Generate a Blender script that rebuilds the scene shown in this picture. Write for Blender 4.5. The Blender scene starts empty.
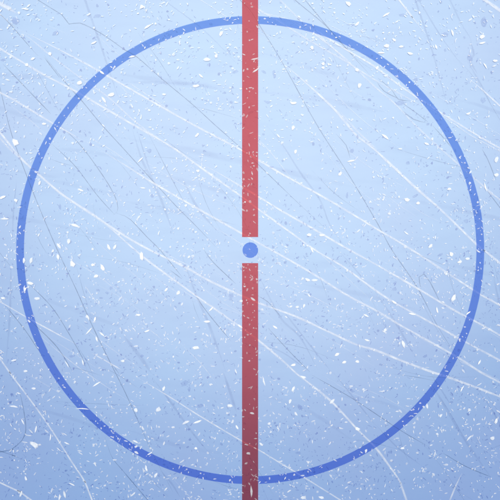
import bpy, bmesh, math, random
from mathutils import Vector, noise

random.seed(71)
R = math.radians
scene = bpy.context.scene
col = scene.collection

S = 4.5 / 234.0            # metres per survey unit: the face-off circle is 4.5 m in radius, 234 units
def P(px, py):             # survey sheet (500 x 500 units, centre spot at 250.2,250) -> metres on the ice
    return (px - 250.2) * S, (250.0 - py) * S

# ------------------------------------------------------------------ materials
def new_mat(name):
    m = bpy.data.materials.new(name)
    m.use_nodes = True
    nt = m.node_tree
    nt.nodes.clear()
    out = nt.nodes.new('ShaderNodeOutputMaterial')
    return m, nt, out

def noise_node(nt, scale, detail=3.0, rough=0.55, stretch=None, rot=0.0):
    tc = nt.nodes.new('ShaderNodeTexCoord')
    geo = nt.nodes.new('ShaderNodeNewGeometry')
    mp = nt.nodes.new('ShaderNodeMapping')
    nt.links.new(geo.outputs['Position'], mp.inputs['Vector'])
    if stretch:
        mp.inputs['Scale'].default_value = stretch
    mp.inputs['Rotation'].default_value = (0, 0, rot)
    n = nt.nodes.new('ShaderNodeTexNoise')
    n.inputs['Scale'].default_value = scale
    n.inputs['Detail'].default_value = detail
    n.inputs['Roughness'].default_value = rough
    nt.links.new(mp.outputs['Vector'], n.inputs['Vector'])
    nt.nodes.remove(tc)
    return n

def maprange(nt, src, a, b, lo, hi):
    r = nt.nodes.new('ShaderNodeMapRange')
    r.inputs['From Min'].default_value = a
    r.inputs['From Max'].default_value = b
    r.inputs['To Min'].default_value = lo
    r.inputs['To Max'].default_value = hi
    nt.links.new(src, r.inputs['Value'])
    return r.outputs['Result']

def mixcol(nt, fac, c1, c2):
    mx = nt.nodes.new('ShaderNodeMix')
    mx.data_type = 'RGBA'
    nt.links.new(fac, mx.inputs['Factor'])
    for k, c in (('A', c1), ('B', c2)):
        sock = [i for i in mx.inputs if i.name == k and i.type == 'RGBA'][0]
        if hasattr(c, 'links'):
            nt.links.new(c, sock)
        else:
            sock.default_value = (*c, 1)
    return [o for o in mx.outputs if o.type == 'RGBA'][0]

ICE_ROUGH = 0.34
ICE_IOR = 2.10
def bsdf(nt, base, rough, ior, spec, tint=(1, 1, 1)):
    b = nt.nodes.new('ShaderNodeBsdfPrincipled')
    if hasattr(base, 'links'):
        nt.links.new(base, b.inputs['Base Color'])
    else:
        b.inputs['Base Color'].default_value = (*base, 1)
    b.inputs['Roughness'].default_value = rough
    b.inputs['IOR'].default_value = ior
    b.inputs['Specular IOR Level'].default_value = spec
    b.inputs['Specular Tint'].default_value = (*tint, 1)
    return b

def ice_material():
    m, nt, out = new_mat('rink_ice')
    n1 = noise_node(nt, 0.45, 2.0, 0.5, rot=0.4)
    n2 = noise_node(nt, 2.2, 4.0, 0.6, stretch=(0.35, 1.5, 1), rot=R(24))
    n3 = noise_node(nt, 60.0, 2.0, 0.6)
    c = mixcol(nt, maprange(nt, n1.outputs['Fac'], .3, .7, 0, 1), ICE_A, ICE_B)
    c = mixcol(nt, maprange(nt, n2.outputs['Fac'], .5, .78, 0, .38), c, ICE_C)
    c = mixcol(nt, maprange(nt, n3.outputs['Fac'], .45, .75, 0, .10), c, ICE_D)
    b = bsdf(nt, c, ICE_ROUGH, ICE_IOR, .5, (.885, .995, .86))
    rr = maprange(nt, n2.outputs['Fac'], .3, .7, ICE_ROUGH - .015, ICE_ROUGH + .015)
    nt.links.new(rr, b.inputs['Roughness'])
    bmp = nt.nodes.new('ShaderNodeBump')
    bmp.inputs['Strength'].default_value = .05
    bmp.inputs['Distance'].default_value = .004
    nt.links.new(n3.outputs['Fac'], bmp.inputs['Height'])
    nt.links.new(bmp.outputs['Normal'], b.inputs['Normal'])
    nt.links.new(b.outputs['BSDF'], out.inputs['Surface'])
    return m

def paint_material(name, tint, body, sheen, sheen_fac):
    """thin translucent dye: what lies under it shows through, stained"""
    m, nt, out = new_mat(name)
    n1 = noise_node(nt, 1.6, 4.0, 0.6)
    n2 = noise_node(nt, 26.0, 4.0, 0.65)
    t2 = tuple(x ** .86 for x in tint)
    c = mixcol(nt, maprange(nt, n1.outputs['Fac'], .3, .7, 0, .6), tint, t2)
    c = mixcol(nt, maprange(nt, n2.outputs['Fac'], .5, .8, 0, .45), c, t2)
    tr = nt.nodes.new('ShaderNodeBsdfTransparent')
    nt.links.new(c, tr.inputs['Color'])
    df = nt.nodes.new('ShaderNodeBsdfDiffuse')
    df.inputs['Color'].default_value = (*body, 1)
    mx = nt.nodes.new('ShaderNodeMixShader')
    mx.inputs[0].default_value = .10
    nt.links.new(tr.outputs[0], mx.inputs[1]); nt.links.new(df.outputs[0], mx.inputs[2])
    gl = nt.nodes.new('ShaderNodeBsdfGlossy')
    gl.inputs['Color'].default_value = (*sheen, 1)
    gl.inputs['Roughness'].default_value = ICE_ROUGH
    m2 = nt.nodes.new('ShaderNodeMixShader')
    m2.inputs[0].default_value = sheen_fac
    nt.links.new(mx.outputs[0], m2.inputs[1]); nt.links.new(gl.outputs[0], m2.inputs[2])
    nt.links.new(m2.outputs[0], out.inputs['Surface'])
    return m

def film_material(name, base, a_lo, a_hi, nscale=9.0, rough=ICE_ROUGH, ior=ICE_IOR, spec=.5):
    """frost or groove that lets what lies under it show through"""
    m, nt, out = new_mat(name)
    n1 = noise_node(nt, nscale, 3.0, 0.6)
    att = nt.nodes.new('ShaderNodeAttribute')
    att.attribute_name = 'fade'
    al = maprange(nt, n1.outputs['Fac'], .32, .68, a_lo, a_hi)
    mul = nt.nodes.new('ShaderNodeMath'); mul.operation = 'MULTIPLY'
    nt.links.new(al, mul.inputs[0]); nt.links.new(att.outputs['Fac'], mul.inputs[1])
    b = bsdf(nt, base, rough, ior, spec)
    nt.links.new(mul.outputs[0], b.inputs['Alpha'])
    nt.links.new(b.outputs['BSDF'], out.inputs['Surface'])
    return m

ICE_A = (.214, .362, .655)
ICE_B = (.222, .338, .630)
ICE_C = (.182, .298, .600)
ICE_D = (.35, .49, .73)
M_ICE = ice_material()
M_BLUE = paint_material('blue_line_paint', (.52, .59, .965), (.07, .13, .60), (.38, .95, .4), .037)
M_RED = paint_material('red_line_paint', (.785, .355, .385), (.18, .045, .09), (1.0, .20, .17), .090)
M_SPOT = paint_material('blue_spot_paint', (.51, .58, .965), (.07, .13, .60), (.38, .95, .4), .030)
M_FROST = film_material('scratch_frost', (.90, .965, 1.0), .32, .66, 7.0)
M_FROST_THIN = film_material('faint_scratch_frost', (.90, .965, 1.0), .18, .44, 9.0)
M_DARK = film_material('hairline_groove', (.05, .15, .32), .22, .52, 6.0)
M_GROOVE = film_material('shallow_groove', (.12, .23, .54), .08, .19, 4.0)
M_STREAK = film_material('worn_streak_film', (.17, .29, .62), .01, .11, 2.0)
M_PIT = film_material('pit_film', (.10, .21, .60), .28, .56, 5.0)
M_BLOT = film_material('shallow_pit_film', (.12, .25, .66), .12, .38, 14.0)
M_CHIP = film_material('ice_chip_snow', (.92, .975, 1.0), .76, .98, 12.0)
M_CHIP_THIN = film_material('thin_ice_chip_snow', (.92, .975, 1.0), .42, .82, 12.0)

# ------------------------------------------------------------------ object helpers
def link(name, bm, mat, parent=None, smooth=False):
    me = bpy.data.meshes.new(name)
    bm.normal_update()
    bm.to_mesh(me); bm.free()
    me.materials.append(mat)
    o = bpy.data.objects.new(name, me)
    col.objects.link(o)
    if parent:
        o.parent = parent
    if smooth:
        for p in me.polygons: p.use_smooth = True
    return o

def tag(o, label=None, cat=None, group=None, kind=None):
    if label: o['label'] = label
    if cat: o['category'] = cat
    if group: o['group'] = group
    if kind: o['kind'] = kind

def fade_layer(bm):
    return bm.verts.layers.float.new('fade')

# ------------------------------------------------------------------ the ice
bm = bmesh.new()
n = 60
ext = 300.0
def gline(k):
    t = (k / n) * 2 - 1
    return math.copysign(abs(t) ** 2.5, t) * ext
vs = [[bm.verts.new((gline(i), gline(j), 0)) for i in range(n + 1)] for j in range(n + 1)]
for j in range(n):
    for i in range(n):
        bm.faces.new((vs[j][i], vs[j][i+1], vs[j+1][i+1], vs[j+1][i]))
ice = link('ice_sheet', bm, M_ICE)
tag(ice, 'pale blue skating rink ice, scratched by blades and scattered with snow', kind='structure')

# ------------------------------------------------------------------ painted markings
HALF_STRIPE = 8.0 * S
def ring(r0, r1, z, seg=1440):
    bm = bmesh.new()
    a = [bm.verts.new((r0*math.cos(2*math.pi*k/seg), r0*math.sin(2*math.pi*k/seg), z)) for k in range(seg)]
    b = [bm.verts.new((r1*math.cos(2*math.pi*k/seg), r1*math.sin(2*math.pi*k/seg), z)) for k in range(seg)]
    for k in range(seg):
        q = (k+1) % seg
        if abs(a[k].co.x + a[q].co.x) * .5 < HALF_STRIPE: continue      # the red stripe is laid in place of the blue here
        bm.faces.new((a[k], b[k], b[q], a[q]))
    return bm
circ = link('face_off_circle', ring(226.2*S, 233.9*S, .0095), M_BLUE)
tag(circ, 'large thin blue circle painted on the ice around the red line', 'painted circle')

def strip(x0, x1, y0, y1, z, ny=40):
    bm = bmesh.new()
    prev = None
    for k in range(ny + 1):
        y = y0 + (y1 - y0) * k / ny
        row = [bm.verts.new((x0, y, z)), bm.verts.new((x1, y, z))]
        if prev: bm.faces.new((prev[0], prev[1], row[1], row[0]))
        prev = row
    return bm
x0, x1 = P(242.1, 0)[0], P(258.1, 0)[0]
up = link('center_line', strip(x0, x1, P(0, 237)[1], 15.0, .0115), M_RED)
tag(up, 'straight red painted stripe above the blue spot, crossing the top of the circle', 'painted line', 'halves of the red centre line')
lo = link('center_line', strip(x0, x1, -15.0, P(0, 263.1)[1], .0115), M_RED)
tag(lo, 'straight darker red painted stripe below the blue spot, crossing the bottom of the circle', 'painted line', 'halves of the red centre line')
bm = bmesh.new()
cx, cy = P(250.3, 250.1)
bm.faces.new([bm.verts.new((cx + 7.75*S*math.cos(2*math.pi*k/64), cy + 7.75*S*math.sin(2*math.pi*k/64), .0095)) for k in range(64)])
spot = link('face_off_spot', bm, M_SPOT)
tag(spot, 'small solid blue dot in the gap between the two red stripes', 'painted dot')

# ------------------------------------------------------------------ scratches (cut into the ice: parts of it)
def smooth_path(pts, step=5.0):
    pts = [Vector(P(*p)).to_3d() for p in pts]
    if len(pts) == 2:
        d = (pts[1] - pts[0]).length
        k = max(2, int(d / (step * S)))
        return [pts[0].lerp(pts[1], i / k) for i in range(k + 1)]
    ext_pts = [pts[0]*2 - pts[1]] + pts + [pts[-1]*2 - pts[-2]]
    out = []
    for i in range(1, len(ext_pts) - 2):
        p0, p1, p2, p3 = ext_pts[i-1:i+3]
        d = (p2 - p1).length
        k = max(1, int(d / (step * S)))
        for j in range(k):
            t = j / k
            out.append(.5*((2*p1) + (p2-p0)*t + (2*p0-5*p1+4*p2-p3)*t*t + (3*p1-p0-3*p2+p3)*t*t*t))
    out.append(pts[-1])
    return out

zc = [0.002]
def scratch(name, mat, pts, w, double=False, taper=.18, open_start=False, open_end=False, fade=1.0, label=None, soft=1.7):
    pts = [tuple(p) for p in pts]
    def run_on(a, b, far):                       # a mark goes on past the surveyed square
        dx, dy = a[0]-b[0], a[1]-b[1]
        d = math.hypot(dx, dy)
        return (a[0] + dx/d*far, a[1] + dy/d*far)
    def leaves(p): return min(p) <= 2 or max(p) >= 498
    far = random.Random(int(pts[0][0]*31 + pts[-1][1])).uniform(60, 220)
    if leaves(pts[0]): pts.insert(0, run_on(pts[0], pts[1], far)); open_start = False
    if leaves(pts[-1]): pts.append(run_on(pts[-1], pts[-2], far)); open_end = False
    path = smooth_path(pts)
    z = zc[0]; zc[0] += 0.00002
    bm = bmesh.new()
    fl = fade_layer(bm)
    sd = random.uniform(0, 500)
    N = len(path) - 1
    def strand(off, ww):
        prev = None
        for i, p in enumerate(path):
            t = i / N
            d = (path[min(i+1, N)] - path[max(i-1, 0)])
            nrm = Vector((-d.y, d.x, 0)).normalized()
            prof = 1.0
            if not open_start: prof = min(prof, (t / taper) ** .7 if t < taper else 1)
            if not open_end: prof = min(prof, ((1-t) / taper) ** .7 if 1-t < taper else 1)
            wob = .72 + .56 * (noise.noise((i*.23 + sd, sd, off*3)) * .5 + .5)
            hw = max(.12, ww * .35 * prof * wob) * S
            c = p + nrm * off * S * (.55 + .45*prof + .8*noise.noise((i*.05 + sd, 3.3, 0)))
            hw *= soft
            fv = min(1.0, fade * (.3 + .7*prof) * (.62 + .76*(noise.noise((i*.09 + sd, 8.1, 2)) * .5 + .5)))
            row = []
            for u, f in ((1, .0), (.42, 1.0), (-.42, 1.0), (-1, .0)):   # frosted edges thin out
                v = bm.verts.new((c.x + nrm.x*hw*u, c.y + nrm.y*hw*u, z))
                v[fl] = fv * f
                row.append(v)
            if prev:
                for q in range(3):
                    bm.faces.new((prev[q+1], row[q+1], row[q], prev[q]))
            prev = row
    if double:
        strand(-w*.42, w*.45); 
        strand(w*.42, w*.34)
    else:
        strand(0, w)
    o = link(name, bm, mat, ice)
    if label: tag(o, label)
    return o

STREAKS = [  # broad dull bands left by wide turns
    ([(0,75),(45,77),(90,75)], 6), ([(118,74),(180,83),(242,89)], 6), ([(112,82),(190,84),(242,96)], 3),
    ([(259,52),(315,70),(375,90)], 4), ([(259,92),(320,99),(385,112)], 6),
    ([(110,136),(180,148),(242,162),(310,177),(378,192)], 6), ([(42,178),(85,188),(130,198)], 5),
    ([(148,173),(195,184),(242,198)], 5), ([(0,215),(50,224),(105,238)], 5), ([(50,148),(90,152),(128,160)], 4),
    ([(122,201),(165,209),(205,219)], 4), ([(378,195),(440,206),(500,219)], 5), ([(425,261),(465,268),(500,277)], 5),
    ([(38,297),(80,312),(128,330)], 5), ([(0,108),(40,122),(75,130)], 5), ([(300,284),(360,294),(425,312)], 5),
    ([(128,430),(180,446),(235,455)], 5), ([(20,405),(70,418),(118,436)], 4), ([(330,395),(380,402),(420,420)], 4),
    ([(440,96),(475,104),(500,113)], 4), ([(10,170),(60,178)], 4), ([(262,395),(310,412),(352,440)], 4),
]
GROOVES = [  # wider blue-grey grooves
    ([(85,0),(94,26),(104,55),(114,85),(123,112)], 2.2), ([(164,0),(200,27),(226,52),(244,72)], 1.3),
    ([(416,2),(432,50),(442,87),(451,118)], 2.0), ([(420,2),(435,27),(447,45),(462,66),(470,80)], 1.5),
    ([(450,0),(462,25),(471,40),(472,57)], 2.2), ([(468,62),(485,92),(492,108)], 2.0),
    ([(132,128),(142,160),(152,180),(162,202),(175,238)], 2.8), ([(137,130),(148,165),(154,182)], 1.6),
    ([(182,177),(197,207),(219,233)], 2.6), ([(180,250),(195,292),(210,327),(226,372)], 2.6),
    ([(223,371),(232,398),(237,413)], 3.0), ([(123,335),(138,354),(152,374)], 4.0),
    ([(150,375),(167,397),(192,432),(214,459)], 2.2), ([(267,126),(282,144),(300,172),(320,200),(330,225),(346,248)], 1.9),
    ([(258,274),(280,317),(300,337),(318,370)], 2.0), ([(275,300),(302,335),(333,374)], 1.8),
    ([(17,180),(14,205),(12,240)], 1.6), ([(11,262),(10,312),(6,364)], 2.2), ([(487,253),(493,275),(499,302)], 2.4),
    ([(492,255),(500,290)], 1.4), ([(430,382),(447,410),(465,440),(492,479)], 2.8), ([(436,390),(453,418),(466,441)], 1.2),
    ([(467,375),(492,410),(501,426)], 1.8), ([(473,375),(488,396),(500,414)], 1.0), ([(374,290),(392,317),(416,358)], 2.0),
    ([(375,424),(397,447),(422,466)], 1.4), ([(470,40),(474,55),(470,60),(478,75)], 2.5), ([(333,372),(357,402),(376,426)], 1.6),
    ([(160,470),(172,484),(180,497)], 2.0), ([(263,488),(268,500)], 3.0), ([(338,250),(360,275),(372,293)], 1.4),
    ([(478,455),(490,449),(501,445)], 2.0), ([(255,345),(280,351),(310,372)], 1.4), ([(430,373),(442,391),(452,407)], 1.5),
]
DARKS = [  # dark hairlines
    [(0,14),(10,24),(30,47),(39,57)], [(44,55),(65,82),(82,101),(101,124),(122,147),(152,180),(177,207),(195,225),(216,247)],
    [(38,0),(62,15),(69,24),(80,23),(102,34),(125,50),(137,57),(162,79),(192,104),(215,125),(242,149),(266,172),(295,200),(325,228)],
    [(3,64),(27,89),(51,114)], [(52,144),(75,166),(97,195),(115,215)],
    [(1,92),(9,125),(17,150),(37,202),(57,249),(75,287),(92,325),(111,364),(125,392),(140,425),(152,452),(173,492)],
    [(61,126),(82,147),(107,182),(117,202),(117,212),(113,215)], [(116,213),(125,216),(131,220),(147,237),(160,250),(183,278)],
    [(194,293),(207,312),(231,341)], [(240,0),(250,10),(260,26),(282,62),(317,125),(347,172),(375,219),(392,250),(417,287),(437,325),(457,357),(466,372)],
    [(295,0),(325,25),(342,44),(370,75)], [(305,0),(332,32),(357,59),(373,70)], [(377,82),(384,91),(399,99)],
    [(378,78),(392,90),(398,99),(410,101)], [(402,103),(415,112),(428,122)], [(0,253),(12,268)],
    [(27,282),(50,305),(65,327),(82,357),(87,370)], [(5,305),(25,330),(41,354)], [(32,322),(57,347),(73,372)],
    [(17,380),(24,412),(25,435),(12,449),(0,452)], [(0,451),(12,455),(26,461)], [(105,437),(112,457),(124,472),(146,498)],
    [(312,375),(350,397),(373,412),(400,430),(429,447)], [(443,453),(465,466),(491,477)],
    [(421,289),(419,277),(424,274),(430,282),(441,304)], [(432,125),(442,136),(452,148)], [(482,149),(488,160),(496,180)],
    [(485,188),(498,205)], [(44,57),(60,78)], [(202,247),(213,262),(236,284)], [(268,328),(290,352),(310,372)],
    [(336,134),(346,145),(350,158)], [(258,296),(268,302),(282,318)], [(402,110),(413,119),(427,123)],
    [(170,270),(182,279)], [(112,364),(120,375)],
]
WHITES = [  # (points, width, double, thin)
    ([(17,29),(50,45),(90,66),(125,86),(192,124),(241,150),(282,174),(332,202),(375,228),(412,250),(475,291),(501,306)], 2.2, False, False, 'e'),
    ([(-1,3),(10,9),(19,15)], 4.2, False, False, 's'),
    ([(2,16),(10,23),(19,31)], 1.4, False, True, ''),
    ([(19,30),(38,45),(50,55),(82,79),(108,97),(138,124),(170,146)], 1.5, False, True, ''),
    ([(-1,48),(27,65),(48,77),(75,91),(125,120),(170,146),(207,172),(242,197),(258,209),(290,232),(315,250),(345,268),(375,290),(397,304),(437,326),(460,339),(501,361)], 2.2, False, False, 'se'),
    ([(196,161),(220,174),(242,187),(259,197),(280,210),(310,227),(346,248),(375,264),(415,287),(452,309),(482,325),(501,336)], 2.2, False, False, 'e'),
    ([(-1,92),(14,100),(54,124),(82,140)], 1.9, False, False, 's'),
    ([(97,148),(125,165),(155,184),(195,207),(232,228),(275,252),(310,272),(345,294),(375,310),(400,325),(425,339),(457,357),(482,373),(501,383)], 2.3, False, False, 'e'),
    ([(-1,131),(20,157),(35,171),(62,194),(95,216),(125,236),(150,250),(185,267),(210,281),(242,296),(259,303),(270,307),(297,317),(325,330),(355,344),(375,350),(405,362),(435,373),(445,376),(475,387),(501,397)], 2.4, False, False, 'se'),
    ([(-1,137),(12,151),(36,172),(60,193),(95,217)], 2.0, False, True, 's'),
    ([(80,208),(105,224),(125,241),(135,250),(155,266),(195,295),(215,309),(242,328),(258,340),(282,360),(297,374),(305,380),(332,402),(357,429),(375,447),(390,467),(400,482),(407,502)], 2.2, False, False, 'e'),
    ([(-1,301),(30,319),(78,345)], 1.5, False, False, 's'),
    ([(92,353),(108,362),(122,370)], 1.5, False, False, ''),
    ([(135,376),(170,397),(200,416),(242,441),(259,450),(282,464),(302,476),(342,501)], 1.5, False, False, 'e'),
    ([(-1,357),(11,374),(45,420),(72,462),(85,482),(93,502)], 1.7, False, False, 'se'),
    ([(-1,482),(20,492),(34,502)], 1.8, False, False, 'se'),
    ([(244,0),(259,10),(283,24),(310,41),(345,61),(357,69),(375,80),(400,94),(428,109)], 1.9, False, True, 's'),
    ([(280,0),(300,20),(315,32),(335,50),(357,70),(375,87),(395,104),(414,124),(432,141),(460,166),(475,179),(501,201)], 1.8, False, True, 'se'),
    ([(300,20),(335,43),(357,56),(375,67),(400,86),(427,104),(452,120),(485,140),(501,149)], 2.0, False, False, 'e'),
    ([(258,12),(290,20),(308,29),(330,46)], 1.3, False, True, ''),
    ([(425,106),(447,119),(470,135),(501,152)], 1.4, False, True, 'e'),
    ([(399,0),(412,17),(427,36)], 1.9, False, False, 's'),
    ([(483,-1),(492,5),(502,12)], 3.4, False, False, 'se'),
    ([(465,76),(480,88),(502,108)], 1.9, False, False, 'e'),
    ([(278,59),(307,84),(332,107),(346,123),(357,136),(375,150),(415,187),(442,211),(477,245),(485,251),(501,264)], 2.5, False, False, 'e'),
    ([(340,112),(358,132),(377,150)], 2.0, False, True, ''),
    ([(376,152),(400,174),(418,191),(440,208)], 1.5, False, True, ''),
    ([(462,473),(456,485),(449,502)], 1.8, False, False, 'e'),
    ([(102,73),(125,86),(160,106)], 1.4, False, True, ''),
    ([(478,182),(490,193),(501,200)], 1.6, False, True, 'e'),
    ([(300,24),(322,40),(350,62)], 1.2, False, True, ''),
    ([(85,285),(94,299),(103,309)], 1.0, False, True, ''),
    ([(128,82),(150,97),(170,110)], 1.0, False, True, ''),
    ([(236,176),(248,182),(257,186)], 1.0, False, True, ''),
]
for pts, w in STREAKS:
    scratch('worn_streak', M_STREAK, pts, w, taper=.3)
for pts, w in GROOVES:
    scratch('skate_groove', M_GROOVE, pts, w, taper=.3)
for pts in DARKS:
    scratch('hairline_scratch', M_DARK, pts, .85, taper=.15)
for pts, w, dbl, thin, op in WHITES:
    scratch('skate_scratch', M_FROST_THIN if thin else M_FROST, pts, w, double=dbl, taper=.12,
            open_start='s' in op, open_end='e' in op)

# finer blade marks running with the long ones
rs = random.Random(19)
for i in range(58):
    x, y = rs.uniform(-10, 480), rs.uniform(-10, 480)
    sl = R(rs.gauss(33, 7)); Ln = rs.uniform(30, 150); bow = rs.uniform(-.05, .05) * Ln
    dx, dy = math.cos(sl), math.sin(sl)
    pts = [(x, y), (x + dx*Ln*.5 - dy*bow, y + dy*Ln*.5 + dx*bow), (x + dx*Ln, y + dy*Ln)]
    scratch('skate_scratch', M_FROST_THIN, pts, rs.uniform(.55, 1.05), taper=.4, fade=rs.uniform(.5, 1))
for i in range(48):
    x, y = rs.uniform(-10, 480), rs.uniform(-10, 480)
    sl = R(rs.choice((rs.gauss(50, 9), rs.gauss(64, 6), rs.gauss(12, 5)))); Ln = rs.uniform(25, 110); bow = rs.uniform(-.06, .06) * Ln
    dx, dy = math.cos(sl), math.sin(sl)
    pts = [(x, y), (x + dx*Ln*.5 - dy*bow, y + dy*Ln*.5 + dx*bow), (x + dx*Ln, y + dy*Ln)]
    scratch('hairline_scratch', M_DARK, pts, rs.uniform(.5, .75), taper=.4, fade=rs.uniform(.3, .7))

# ------------------------------------------------------------------ flakes
def flake_verts(L, W, kind, rnd):
    """outline of one flake, long axis x, in survey units"""
    if kind == 'sliver':
        bend = rnd.uniform(-.22, .22) * L
        out = []
        for s in (1, -1):
            for t in ((-.5, -.28, 0, .3, .5) if s == 1 else (.3, 0, -.28)):
                prof = max(0, 1 - (2*t)**2) ** .7
                out.append((t*L, s*W*.5*prof*rnd.uniform(.7, 1.15) + bend*(.25 - t*t)))
        return out
    k = rnd.choice((5, 6, 7, 8))
    ph = rnd.uniform(0, 6.28)
    out = []
    for i in range(k):
        a = ph + 2*math.pi*i/k + rnd.uniform(-.15, .15)
        r = rnd.uniform(.70, 1.18)
        egg = 1 + .22*math.cos(a)
        out.append((.5*L*r*math.cos(a), .5*W*r*egg*math.sin(a)))
    return out

def add_flake(bm, fl, cx, cy, z, L, W, ang, kind, rnd, h=0.0, fade=1.0, edge=.35):
    pts = flake_verts(L, W, kind, rnd)
    ca, sa = math.cos(ang), math.sin(ang)
    base = []
    for x, y in pts:
        base.append(bm.verts.new((cx + (x*ca - y*sa)*S, cy + (x*sa + y*ca)*S, z)))
    if h <= 0:
        f = bm.faces.new(base)
        vsx = base
    else:
        top = [bm.verts.new((cx + ((v.co.x-cx)*.66), cy + ((v.co.y-cy)*.66), z + h*rnd.uniform(.75, 1.2))) for v in base]
        bm.faces.new(top)
        n = len(base)
        for i in range(n):
            bm.faces.new((base[i], base[(i+1) % n], top[(i+1) % n], top[i]))
        for v in base: v[fl] = fade * edge
        for v in top: v[fl] = fade
        vsx = []
    for v in vsx:
        v[fl] = fade

# bigger dull pits in the ice surface (parts of the ice)
PITS = [(56,33,8,5,30),(15,21,7,11,80),(97,16,8,4,20),(3,60,6,3,0),(235,72,7,4,20),(231,102,5,3,0),(224,93,5,3,10),
 (274,74,4,8,0),(264,72,6,3,-20),(267,102,7,3,-20),(484,22,6,11,0),(445,35,7,6,0),(470,58,6,9,10),(483,100,8,8,-50),
 (400,103,10,5,20),(416,80,4,5,0),(402,15,6,4,0),(445,50,3,4,0),(60,207,3,6,0),(68,210,2,5,0),(70,242,5,4,0),
 (352,151,6,4,30),(347,196,3,5,0),(321,207,3,5,0),(466,221,5,4,0),(408,163,5,4,0),(415,196,3,7,-60),(98,290,5,3,0),
 (107,293,4,3,-30),(111,288,4,4,0),(116,285,4,3,20),(101,298,4,2.5,0),(120,291,3,3,0),(231,296,5,6,0),(185,383,6,9,-60),
 (200,406,7,5,0),(300,407,5,6,30),(298,453,7,3.5,10),(149,151,5,4,0),(152,196,4,5,0),(230,299,3,4,0),(440,255,2.5,7,-60),
 (429,254,2.5,6,-60),(394,289,5,4,0),(399,293,4,3,0),(395,283,4,2.5,20),(425,356,6,3,20),(379,281,4,2,0),(84,474,3.5,3.5,0),
 (313,27,5,3,0),(251,112,6,3,20),(211,24,4,3,0),(135,289,4,3,0),(459,490,4,3,0),(390,452,5,3,0),(352,391,4,4,0),
 (189,389,3,5,0),(71,356,5,3,0),(333,340,4,3,-30),(214,344,3,3,0),(142,356,4,3,0)]
for (x, y, L, W, a) in PITS:
    bm = bmesh.new(); fl = fade_layer(bm)
    X, Y = P(x, y)
    z = zc[0]; zc[0] += .000015
    rnd = random.Random(int(x*977 + y))
    add_flake(bm, fl, X, Y, z, L, W, R(a), 'chip', rnd, 0, rnd.uniform(.6, .95))
    link('ice_pit', bm, M_BLOT, ice)

zc[0] = .013
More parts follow.
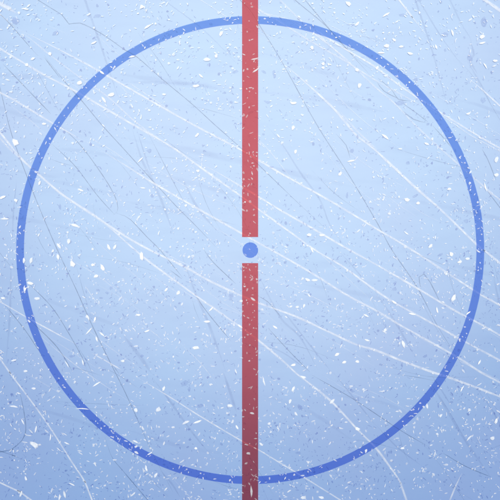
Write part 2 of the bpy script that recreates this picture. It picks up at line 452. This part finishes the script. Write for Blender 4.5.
# chips of snow lying loose on the ice: x, y, length, width, angle (deg, counter-clockwise)
CHIPS = [
 (50,54,4,4,0),(27,65,4,3.4,0),(80,83,6.5,4.5,15),(104,100,8,3,-55),(111,95,8,4.5,10),(94,92,4.5,2,-70),(102,72.5,6,2.4,-40),
 (114,68,5.5,1.8,60),(33,59,5,2.4,20),(94,43,6.5,2,25),(11,92,4,2.5,0),(44,124,5,3,0),(19,13,3,3,0),(26,9,6.5,2.2,-10),
 (29,6,5,1.8,40),(62,14,2.5,2.5,0),(17,46,5,1.5,10),(8,80,5,1.6,-20),(40,104,4,1.4,-60),(6,112,4,1.5,40),(118,102,4,2,60),
 (207,60,7.5,3.6,0),(216,56,4,5.2,0),(221,34,6,4,60),(196,86,7.5,3.4,5),(148,27,9,2.2,32),(142,7,5,4,60),(178,60,3.4,2.6,0),
 (132,57,7,2,12),(211,103,3,3,0),(219,109,3,3,0),(164,94.5,4,2.2,0),(201,76,6,2,-42),(141,117,5.5,1.8,80),(212,47,5.5,1.8,40),
 (132,106,5,2,-60),(178,68,4,2,60),(184,30,4,1.6,-40),(174,30,3,1.6,30),(159,40,3,1.5,70),(160,48,3.5,1.4,30),(228,48,3,2,20),
 (230,18,3.5,1.6,70),(214,81,4.5,1.5,10),(167,4,5,1.6,60),(145,48,3,1.8,80),(169,20,3,2,0),
 (312,48,4,4,0),(323,64,4,3.2,0),(323,68,4,3.2,0),(293.5,103,6.5,3.2,0),(357,70,4,3.6,0),(359,86,5.2,4,75),(306,81,3,3,0),
 (357,24,6,2.6,45),(348,4,6,4,-30),(255,59,8.5,1.8,12),(256,70,9,1.9,38),(302,115,4,2.2,-20),(352,120,4,2.4,50),(299,17,4,2,-30),
 (313,38,3.4,3,0),(274,36,3,2,0),(267,88,3,1.6,60),(338,78,5,1.5,70),(324,12,4.5,1.5,-40),(331,4,3,1.5,30),(286,120,2.4,2,0),
 (482,37,6,4.4,22),(482,43,7,2.4,12),(386,46,6,4,0),(394,40,5,2.8,-28),(410,53.5,6,2.8,-15),(401,47,5,2.6,10),(381,53,7,2,0),
 (452,33,7,2,-75),(495,61,5,2.6,0),(494,66,5,1.8,20),(468,113.5,5,2.4,20),(485,66,7,1.7,-58),(377,68,4,3,60),(386,15,9,1.9,32),
 (470,20,5,1.8,40),(473,17,4,2,-60),(436,47,5,2.4,-70),(432,74,3,2.4,0),(462,12,4,1.6,20),(389,33,3,1.6,30),(471,65,3,1.5,50),
 (15.5,142,9,6.5,-50),(3,197.5,7,3,25),(16,200.5,4.4,3.4,-20),(5,219,9,1.9,0),(75,225.5,9.5,3.2,-14),(69,241,6,3.6,80),
 (59,246,7,3.4,-55),(109,247,7,3,-62),(115,247,6,3,62),(81,190,6.5,2,-25),(36,172,3.4,2.8,0),(40,183,4.6,2.4,70),(17,171,4,1.5,50),
 (41,134,4.5,1.8,-40),(100,138,6,1.7,55),(104,146,4,1.8,30),(49,187,4,1.5,60),(83,219,4.5,1.5,10),(20,227,4,2,60),(39,235,4,2,60),
 (20,233,4,1.8,-40),(93,249,3,3,0),(46,143,4.5,1.5,70),(71,214,3,1.4,60),
 (140.5,160,8,1.7,45),(198,171,4,3,0),(202,179.5,5,1.8,35),(197,135,5.6,2.6,48),(143,188,6,1.6,-8),(177,195,4,1.6,70),(139,217,5,2,40),
 (159,233,5,1.6,70),(160,220,3.4,1.6,60),(190,229,3,1.4,30),(139,200,4,1.8,50),(150,191,4,2,-70),(243,210,5,2,-30),(245,202,3,2.4,0),
 (184,132,4,1.6,50),(233,158,3,1.5,30),
 (293,128,5,3.6,60),(295.5,152,5,3.2,75),(278,136,5.4,2,-50),(351,161,8.5,1.8,10),(340,174,4.6,3.4,60),(309,235,5,3.4,0),
 (322,235,6.5,3,0),(358,231,5.4,2,38),(282,143,4,2.4,50),(267,173,4,1.6,-40),(291,141,3,1.5,70),(287,127,3,2,0),(330,183,3.6,1.8,20),
 (336,190,5.6,1.5,60),(322,169,3.6,1.7,30),(343,233,5,1.8,40),(263,217,4.4,1.8,-50),(373,172,3.5,2,70),(355,164,2.4,2,0),
 (407,200,7,4.6,-12),(418,203,4.2,3.4,0),(449,189,4.8,3,20),(496,160,6.2,4,75),(496,175,5.4,4,20),(385,137,9,2.4,-36),
 (400,149,4.5,2,0),(426.5,144,5.4,2.2,-22),(432,139,3,3,0),(406,233,6,1.8,-38),(430,246,5,3.2,40),(389,214,3.6,3,0),(460,157,4,1.8,45),
 (485,187,10,1.6,-75),(450,184,5.5,1.4,10),(447,195,3.6,2,60),(417,188,4,2,0),(428,158,4.5,1.6,40),(478,251,5.4,2,-38),(470,190,3,2,60),
 (481,207,4,2,70),(463,248,4.5,2.4,0),(378,205,3,1.6,0),(470,172,4,2,60),(456,140,3,2,40),(435,238,4,1.6,70),(377,131,4,1.5,-45),
 (31,260.5,6.4,4,80),(24,260.5,6,3,85),(72.5,263.5,8.5,5.2,-65),(93,265,4.4,3,30),(102.5,267.5,7.4,4,-60),(96,276,5,3.6,15),
 (25,289,4.6,3.8,80),(30.5,283,7,3.6,-8),(37,298.5,6,3.4,5),(58,257,6.4,3.2,-80),(95,319,5,2.6,70),(88,317,6,2.4,-60),(89,331,10,1.8,47),
 (102,334,7,2.2,-40),(26,371,4.4,2.8,10),(97,339,6,2,-72),(66,306,4,1.6,20),(84,297,5,1.5,-30),(12,267,4.5,2.4,-40),(40,269,4,2.4,0),
 (3,298,4,3,0),(14,360,6,2,12),(53,251,4,2.4,60),(120,299,5,2,60),(79,276,4,1.8,60),(29,321,4.5,2.4,-40),(83,362,7,1.6,-75),
 (67,364,8,1.5,-60),(113,260,3,1.6,60),(12,331,3,2,0),(123,361,4,3,0),(70,326,4,2.4,60),(104,279,3.5,1.5,40),(18,318,4,1.5,60),
 (142,256,9,4.6,-82),(207,321.5,7,3,0),(196,347.5,7,4,6),(178.5,293,5.2,3.4,55),(166,289.5,5,2.6,52),(138.5,315,4.4,3,0),(147,331,6,2,20),
 (175,309,5,1.6,-50),(240,326,6,2.6,-35),(211,309,7,1.7,45),(157,308,4,1.8,-60),(162,302,4,1.8,60),(136,346,5,2,10),(146,324,3.6,2.2,0),
 (182,304,4,2,60),(145,289,4,1.7,60),(150,277,3,1.5,50),(241,301,4,2.6,0),(227,281,4,1.6,20),(236,371,5,1.8,-70),(213,366,5,1.8,0),
 (193,256,4,2.4,0),(200,356,3,2,0),(207,335,5,2,-40),(156,341,4,1.6,60),(148,358,4,1.6,40),(184,352,5,1.5,60),(189,257,4,2.5,40),
 (307.5,279.5,6,3,-25),(314.5,280,7,3.2,4),(302.5,279,4.5,2,30),(304,305.5,5,3,70),(293.5,365,5.6,3,5),(337,354.5,5.5,3.4,30),
 (344,362,4.4,3,20),(357,361.5,4.6,3.2,0),(309,295,5.4,1.9,-48),(262,309.5,3.2,3,0),(275,327,6,2,-35),(367,340,6.5,2,-18),
 (366,315.5,7,1.7,-28),(371,299,6,1.7,60),(286,317,4,1.8,-30),(342,304,3.4,2,60),(315,332,4.4,1.5,50),(297,307,3.6,3,0),(253,299,6,2.4,-35),
 (330,322,4.2,1.6,40),(312,250,6,2,-60),(355,336,5,1.8,-55),(341,346,5,1.6,60),(342,311,3,2,30),(369,356,4,2,-30),
 (453.5,298,8.4,4.4,65),(451,254,5,4,-40),(459.5,262,5.2,2.8,18),(467.5,258.5,5,3,0),(403,344,8.4,4,-72),(411,344.5,3.4,3,0),
 (437,310,6.4,2.2,-78),(385,330,5.4,3.2,60),(412,314,8,2,-10),(489,329.5,3.6,3,0),(483.5,328,5.4,1.8,20),(479,362,6,1.9,60),(394,302,6,2.4,-35),
 (438,292,4,1.7,60),(468,313,6,2,38),(463,371,5,1.8,-50),(384,332,6,1.8,-40),(450,347,4,1.6,60),(498,325,4,2.4,0),(462,288,3.6,1.6,60),
 (377,372,5,1.6,75),(379,301,4,2,20),(443,302,5,1.5,-30),(466,282,4,1.7,20),(437,345,4,2,0),(415,326,3.6,1.6,-40),
 (34,444,9.5,6,-32),(40,444.5,4,2.6,20),(36,429,7.5,2.2,78),(14,406.5,9,2.2,-10),(34,388.5,4.4,2.8,0),(59.5,497,7,2,80),(65,494,8,2.8,-75),
 (21,493.5,7,2.4,72),(26,478,4.6,2.6,-70),(82.5,409,14,1.3,-3),(97,384,10,1.9,32),(80,450.5,5.4,2,-15),(115,459.5,4.4,2,0),(50.5,437,7.5,1.7,82),
 (23,421.5,7,2,-62),(47,431,5.4,1.8,-40),(80.5,453,6,1.6,-30),(60,442,5,1.5,50),(67,443,6.5,1.8,-25),(59,449,6,1.6,-40),(25,442,7,1.5,-8),
 (29,435,6.5,1.5,-8),(27,449,5,1.6,-55),(31,431,6,1.7,-45),(52,490,6,1.8,72),(72,484,7,1.8,-25),(97,455,5,1.6,30),(96,480,4.6,1.8,30),
 (49,400,5,1.6,30),(54,397,5,1.6,40),(50,390,5,1.5,60),(101,398,5,1.4,45),(109,405,5,1.6,-70),(65,434,6,1.4,-30),(19,393,5,1.8,-20),
 (1,392,4,2,40),(17,422,4,1.8,70),(84,416,4,1.6,-40),(75,382,3.6,2.4,60),(62,421,4.5,1.6,70),(95,463,4.5,1.6,10),(124,435,5,1.4,-20),
 (164,388.5,6,3.4,70),(136,410,4.6,4,0),(158.5,409.5,6.4,5,30),(186,422.5,8.5,2.6,25),(197.5,421.5,9.5,2.4,22),(173,427,4.6,3,0),
 (230,405.5,5.2,3.4,-10),(143,428,4.4,2.4,-60),(146.5,468,7,2.6,-75),(156,475,6,3,60),(135.5,441.5,6,2,-28),(136.5,452.5,5,2.6,-30),
 (150,453,6.5,1.8,32),(196,448,3.8,3,0),(133,494,7,1.8,42),(237,427,5,2.6,-60),(164,443,4.6,2,70),(168,402,4.5,1.7,-30),(212,422,4,1.6,60),
 (182,461,6,1.6,35),(184,478,5,2,60),(140,477,7,1.5,65),(199,434,4.6,2,60),(143.5,470,5.5,1.8,-80),(130,470,4,1.5,70),(166,489,5,1.8,50),
 (214,413,4,1.7,-30),(190,396,4,2.2,0),(225,386,4,1.7,60),(236,383,4,1.8,30),(199,483,3,1.6,0),(176,443,3,1.5,30),
 (303,377,5.6,3,-20),(293,389,6.4,3.4,62),(286,387.5,3.6,3,0),(290,401,5.6,3,72),(332,401,7,3.2,42),(357,428.5,6.4,4,-35),(264,381,10,1.9,-76),
 (269,423.5,3.4,3,0),(366,450.5,4.6,3,70),(303,497.5,6,4,10),(321,497,5.6,3,-10),(308,461.5,4,2.4,-30),(351,386,4.6,2,0),(252,413,5,2.8,-8),
 (251,491,12,2.2,-88),(248,453,5,3.4,0),(296,413.5,5,2.6,-55),(335,460,5,1.5,-30),(313,421,5,1.7,20),(261,444,5,2.4,-40),(341,428,5,1.8,-15),
 (330,443,4.5,2,50),(331,476,4.6,1.7,-45),(286,395,4,2,0),(346,422,4,2,0),(285,478,4,1.7,60),(281,461,4,2,20),(289,491,5,1.8,30),
 (295,425,4,1.5,-50),(325,431,3.6,2,0),(363,389,4,2.4,30),(279,482,3.6,2,-70),(373,397,4,2,-20),(246,463,4,2.2,20),
 (496,421,6.4,3.6,85),(492,438,4.6,4,0),(402,448,5.4,3,12),(440.5,415.5,4.4,3,70),(427,406,5.4,2.6,-80),(469,438,8,2,48),(462,388.5,7.5,1.6,62),
 (446,464.5,4.4,2.4,0),(391,460.5,3.4,3,0),(417,452.5,3.6,2.8,0),(383,391,3.6,2.4,20),(478,424,5,1.8,15),(437,434,3.4,2.8,0),(384,449,4.6,2,40),
 (423,470,5,2,62),(460,443,5,2,-30),(431,445,4,1.8,20),(469,409.5,3.6,3,0),(452,410,4,1.6,-50),(397,438,4.6,1.6,0),(400,411,5,2,-40),
 (420,403,3,2,0),(433,474,4,2.6,-60),(479,384,6,1.4,30),(466,424,5,1.6,15),(455,391,4,1.8,60),(498,411,5,1.8,-30),(414,479,5,1.6,60),
 (448,470,4,1.4,-30),(464,408,3.6,2,30),(411,410,3,1.7,0),(398,403,3.6,2,50),
]
CHIPS.sort(key=lambda c: -c[2]*c[3])
IND = CHIPS[:300]
REST = CHIPS[300:]

def where(x, y):
    dx, dy = x - 250.2, 250 - y
    r = math.hypot(dx, dy)
    hour = int(round((math.degrees(math.atan2(dx, dy)) % 360) / 30)) % 12 or 12
    names = ['', 'one', 'two', 'three', 'four', 'five', 'six', 'seven', 'eight', 'nine', 'ten', 'eleven', 'twelve']
    if abs(dx) < 8.5 and r > 12:
        return 'on the red stripe ' + ('above' if dy > 0 else 'below') + ' the blue spot' + (', beyond the circle' if r > 234 else '')
    if r < 90: b = 'near the blue spot'
    elif r < 165: b = 'midway between spot and circle'
    elif r < 225: b = 'just inside the blue circle'
    elif r < 236: b = 'on the blue circle'
    else: b = 'outside the blue circle'
    return b + ' towards ' + names[hour] + " o'clock"

def shape_word(L, W):
    q = L / W
    a = L * W
    if q > 3.4: return 'long thin' if L > 5.5 else 'short thin'
    if q > 1.9: return 'narrow'
    return 'large rounded' if a > 17 else 'small rounded'

cells = {}
for c in IND:
    cells.setdefault((shape_word(c[2], c[3]), where(c[0], c[1])), []).append(c)
labels = {}
for (sw, wh), lst in cells.items():
    if len(lst) == 1:
        labels[lst[0]] = f'{sw} white ice chip {wh}'
    else:
        for i, c in enumerate(sorted(lst, key=lambda c: -c[2]*c[3])):
            k = len(lst)
            ordn = ['biggest', 'second biggest', 'third biggest', 'fourth biggest', 'fifth biggest', 'sixth biggest',
                    'seventh biggest', 'eighth biggest', 'ninth biggest', 'tenth biggest']
            if k == 2: od = ('bigger', 'smaller')[i]
            else: od = 'smallest' if i == k-1 else ordn[min(i, 9)]
            labels[c] = f'{od} {sw} white ice chip {wh}'

def chip_kind(L, W): return 'sliver' if L / W > 1.9 else 'chip'
for c in IND:
    x, y, L, W, a = c
    bm = bmesh.new(); fl = fade_layer(bm)
    rnd = random.Random(int(x*131 + y*7 + L*3))
    add_flake(bm, fl, 0, 0, 0, L*1.08, W*1.02, R(a), chip_kind(L, W), rnd, .0002*min(W, 4), rnd.uniform(.82, 1.0) * (.64 if abs(x - 250.2) < 9 else 1))
    solid = L*W > 11
    o = link('ice_chip', bm, M_CHIP if solid else M_CHIP_THIN)
    X, Y = P(x, y)
    o.location = (X, Y, zc[0])
    tag(o, labels[c], 'ice chip', 'white chips of ice lying on the rink')

# fine snow and specks nobody could count
def density(x, y):
    v = noise.noise((x*.016, y*.016, 4.2)) * .55 + noise.noise((x*.045, y*.045, 9.7)) * .75
    return max(.15, min(1, .45 + 1.1*v)) * (.55 + .45*min(1, max(0, y/420)))
def scatter(nwant, seed):
    rnd = random.Random(seed)
    out = []
    while len(out) < nwant:
        x, y = rnd.uniform(-140, 640), rnd.uniform(-140, 640)
        if rnd.random() < density(x + seed*91, y):
            out.append((x, y))
    return out

bm = bmesh.new(); fl = fade_layer(bm)
rnd = random.Random(5)
for c in REST:
    X, Y = P(c[0], c[1])
    add_flake(bm, fl, X, Y, zc[0], c[2], c[3]*.85, R(c[4]), chip_kind(c[2], c[3]), rnd, .0005, .9)
for (x, y) in scatter(11000, 3):
    X, Y = P(x, y)
    if rnd.random() < .55:
        L, W, k = 1.8 + 3.2*rnd.random()**1.5, rnd.uniform(.85, 1.65), 'sliver'
    else:
        L = 1.0 + 2.3*rnd.random()**1.8; W = L * rnd.uniform(.55, .95); k = 'chip'
    add_flake(bm, fl, X, Y, zc[0], L, W, rnd.uniform(0, 6.28), k, rnd, .0003, rnd.uniform(.55, 1.0) * (.6 if abs(x - 250.2) < 8.5 else 1))
sn = link('ice_shavings', bm, M_CHIP_THIN)
tag(sn, 'fine white snow shavings scattered all over the ice', kind='stuff')

bm = bmesh.new(); fl = fade_layer(bm)
for i, (x, y) in enumerate(scatter(10500, 8)):
    X, Y = P(x, y)
    if rnd.random() < .7:
        L, W, k = 1.6 + 3.2*rnd.random()**1.6, rnd.uniform(.6, 1.15), 'sliver'
    else:
        L = 1.0 + 2.8*rnd.random()**2; W = L * rnd.uniform(.5, .8); k = 'chip'
    add_flake(bm, fl, X, Y, .0074 + (i % 60)*.00002, L, W, rnd.uniform(0, 6.28), k, rnd, 0, rnd.uniform(.25, .95))
nk = link('blade_nicks', bm, M_PIT)
tag(nk, 'tiny dull blue nicks and specks left by blades in the ice', kind='stuff')

# ------------------------------------------------------------------ light
SUN_Y, SUN_X, CAM_H = 3.1, 0.0, 11.0
sd = Vector((SUN_X, SUN_Y, CAM_H)).normalized()
elev = math.asin(sd.z)
w = bpy.data.worlds.new('World'); scene.world = w
w.use_nodes = True
nt = w.node_tree
bg = nt.nodes['Background']
sky = nt.nodes.new('ShaderNodeTexSky')
sky.sky_type = 'NISHITA'
sky.sun_disc = False
sky.sun_elevation = elev
sky.sun_rotation = math.atan2(sd.x, sd.y)
nt.links.new(sky.outputs['Color'], bg.inputs['Color'])
bg.inputs['Strength'].default_value = 0.06
L = bpy.data.lights.new('sun', 'SUN')
L.energy = 3.1
L.angle = R(62)   # light comes from a broad soft patch: the picture has no hard shadows
L.color = (1.0, .97, .93)
so = bpy.data.objects.new('sun', L); col.objects.link(so)
so.rotation_euler = (-sd).to_track_quat('-Z', 'Y').to_euler()
so.location = sd * 30

# ------------------------------------------------------------------ camera
cam = bpy.data.cameras.new('camera')
co = bpy.data.objects.new('camera', cam); col.objects.link(co)
cxp, cyp = P(250, 250)
co.location = (cxp, cyp, CAM_H)
co.rotation_euler = (0, 0, 0)
cam.sensor_fit = 'HORIZONTAL'
cam.angle = 2 * math.atan(250 * S / CAM_H)
cam.clip_end = 1000
scene.camera = co
scene.view_settings.view_transform = 'Standard'
scene.view_settings.look = 'None'
scene.view_settings.exposure = 0
scene.cycles.transparent_max_bounces = 24
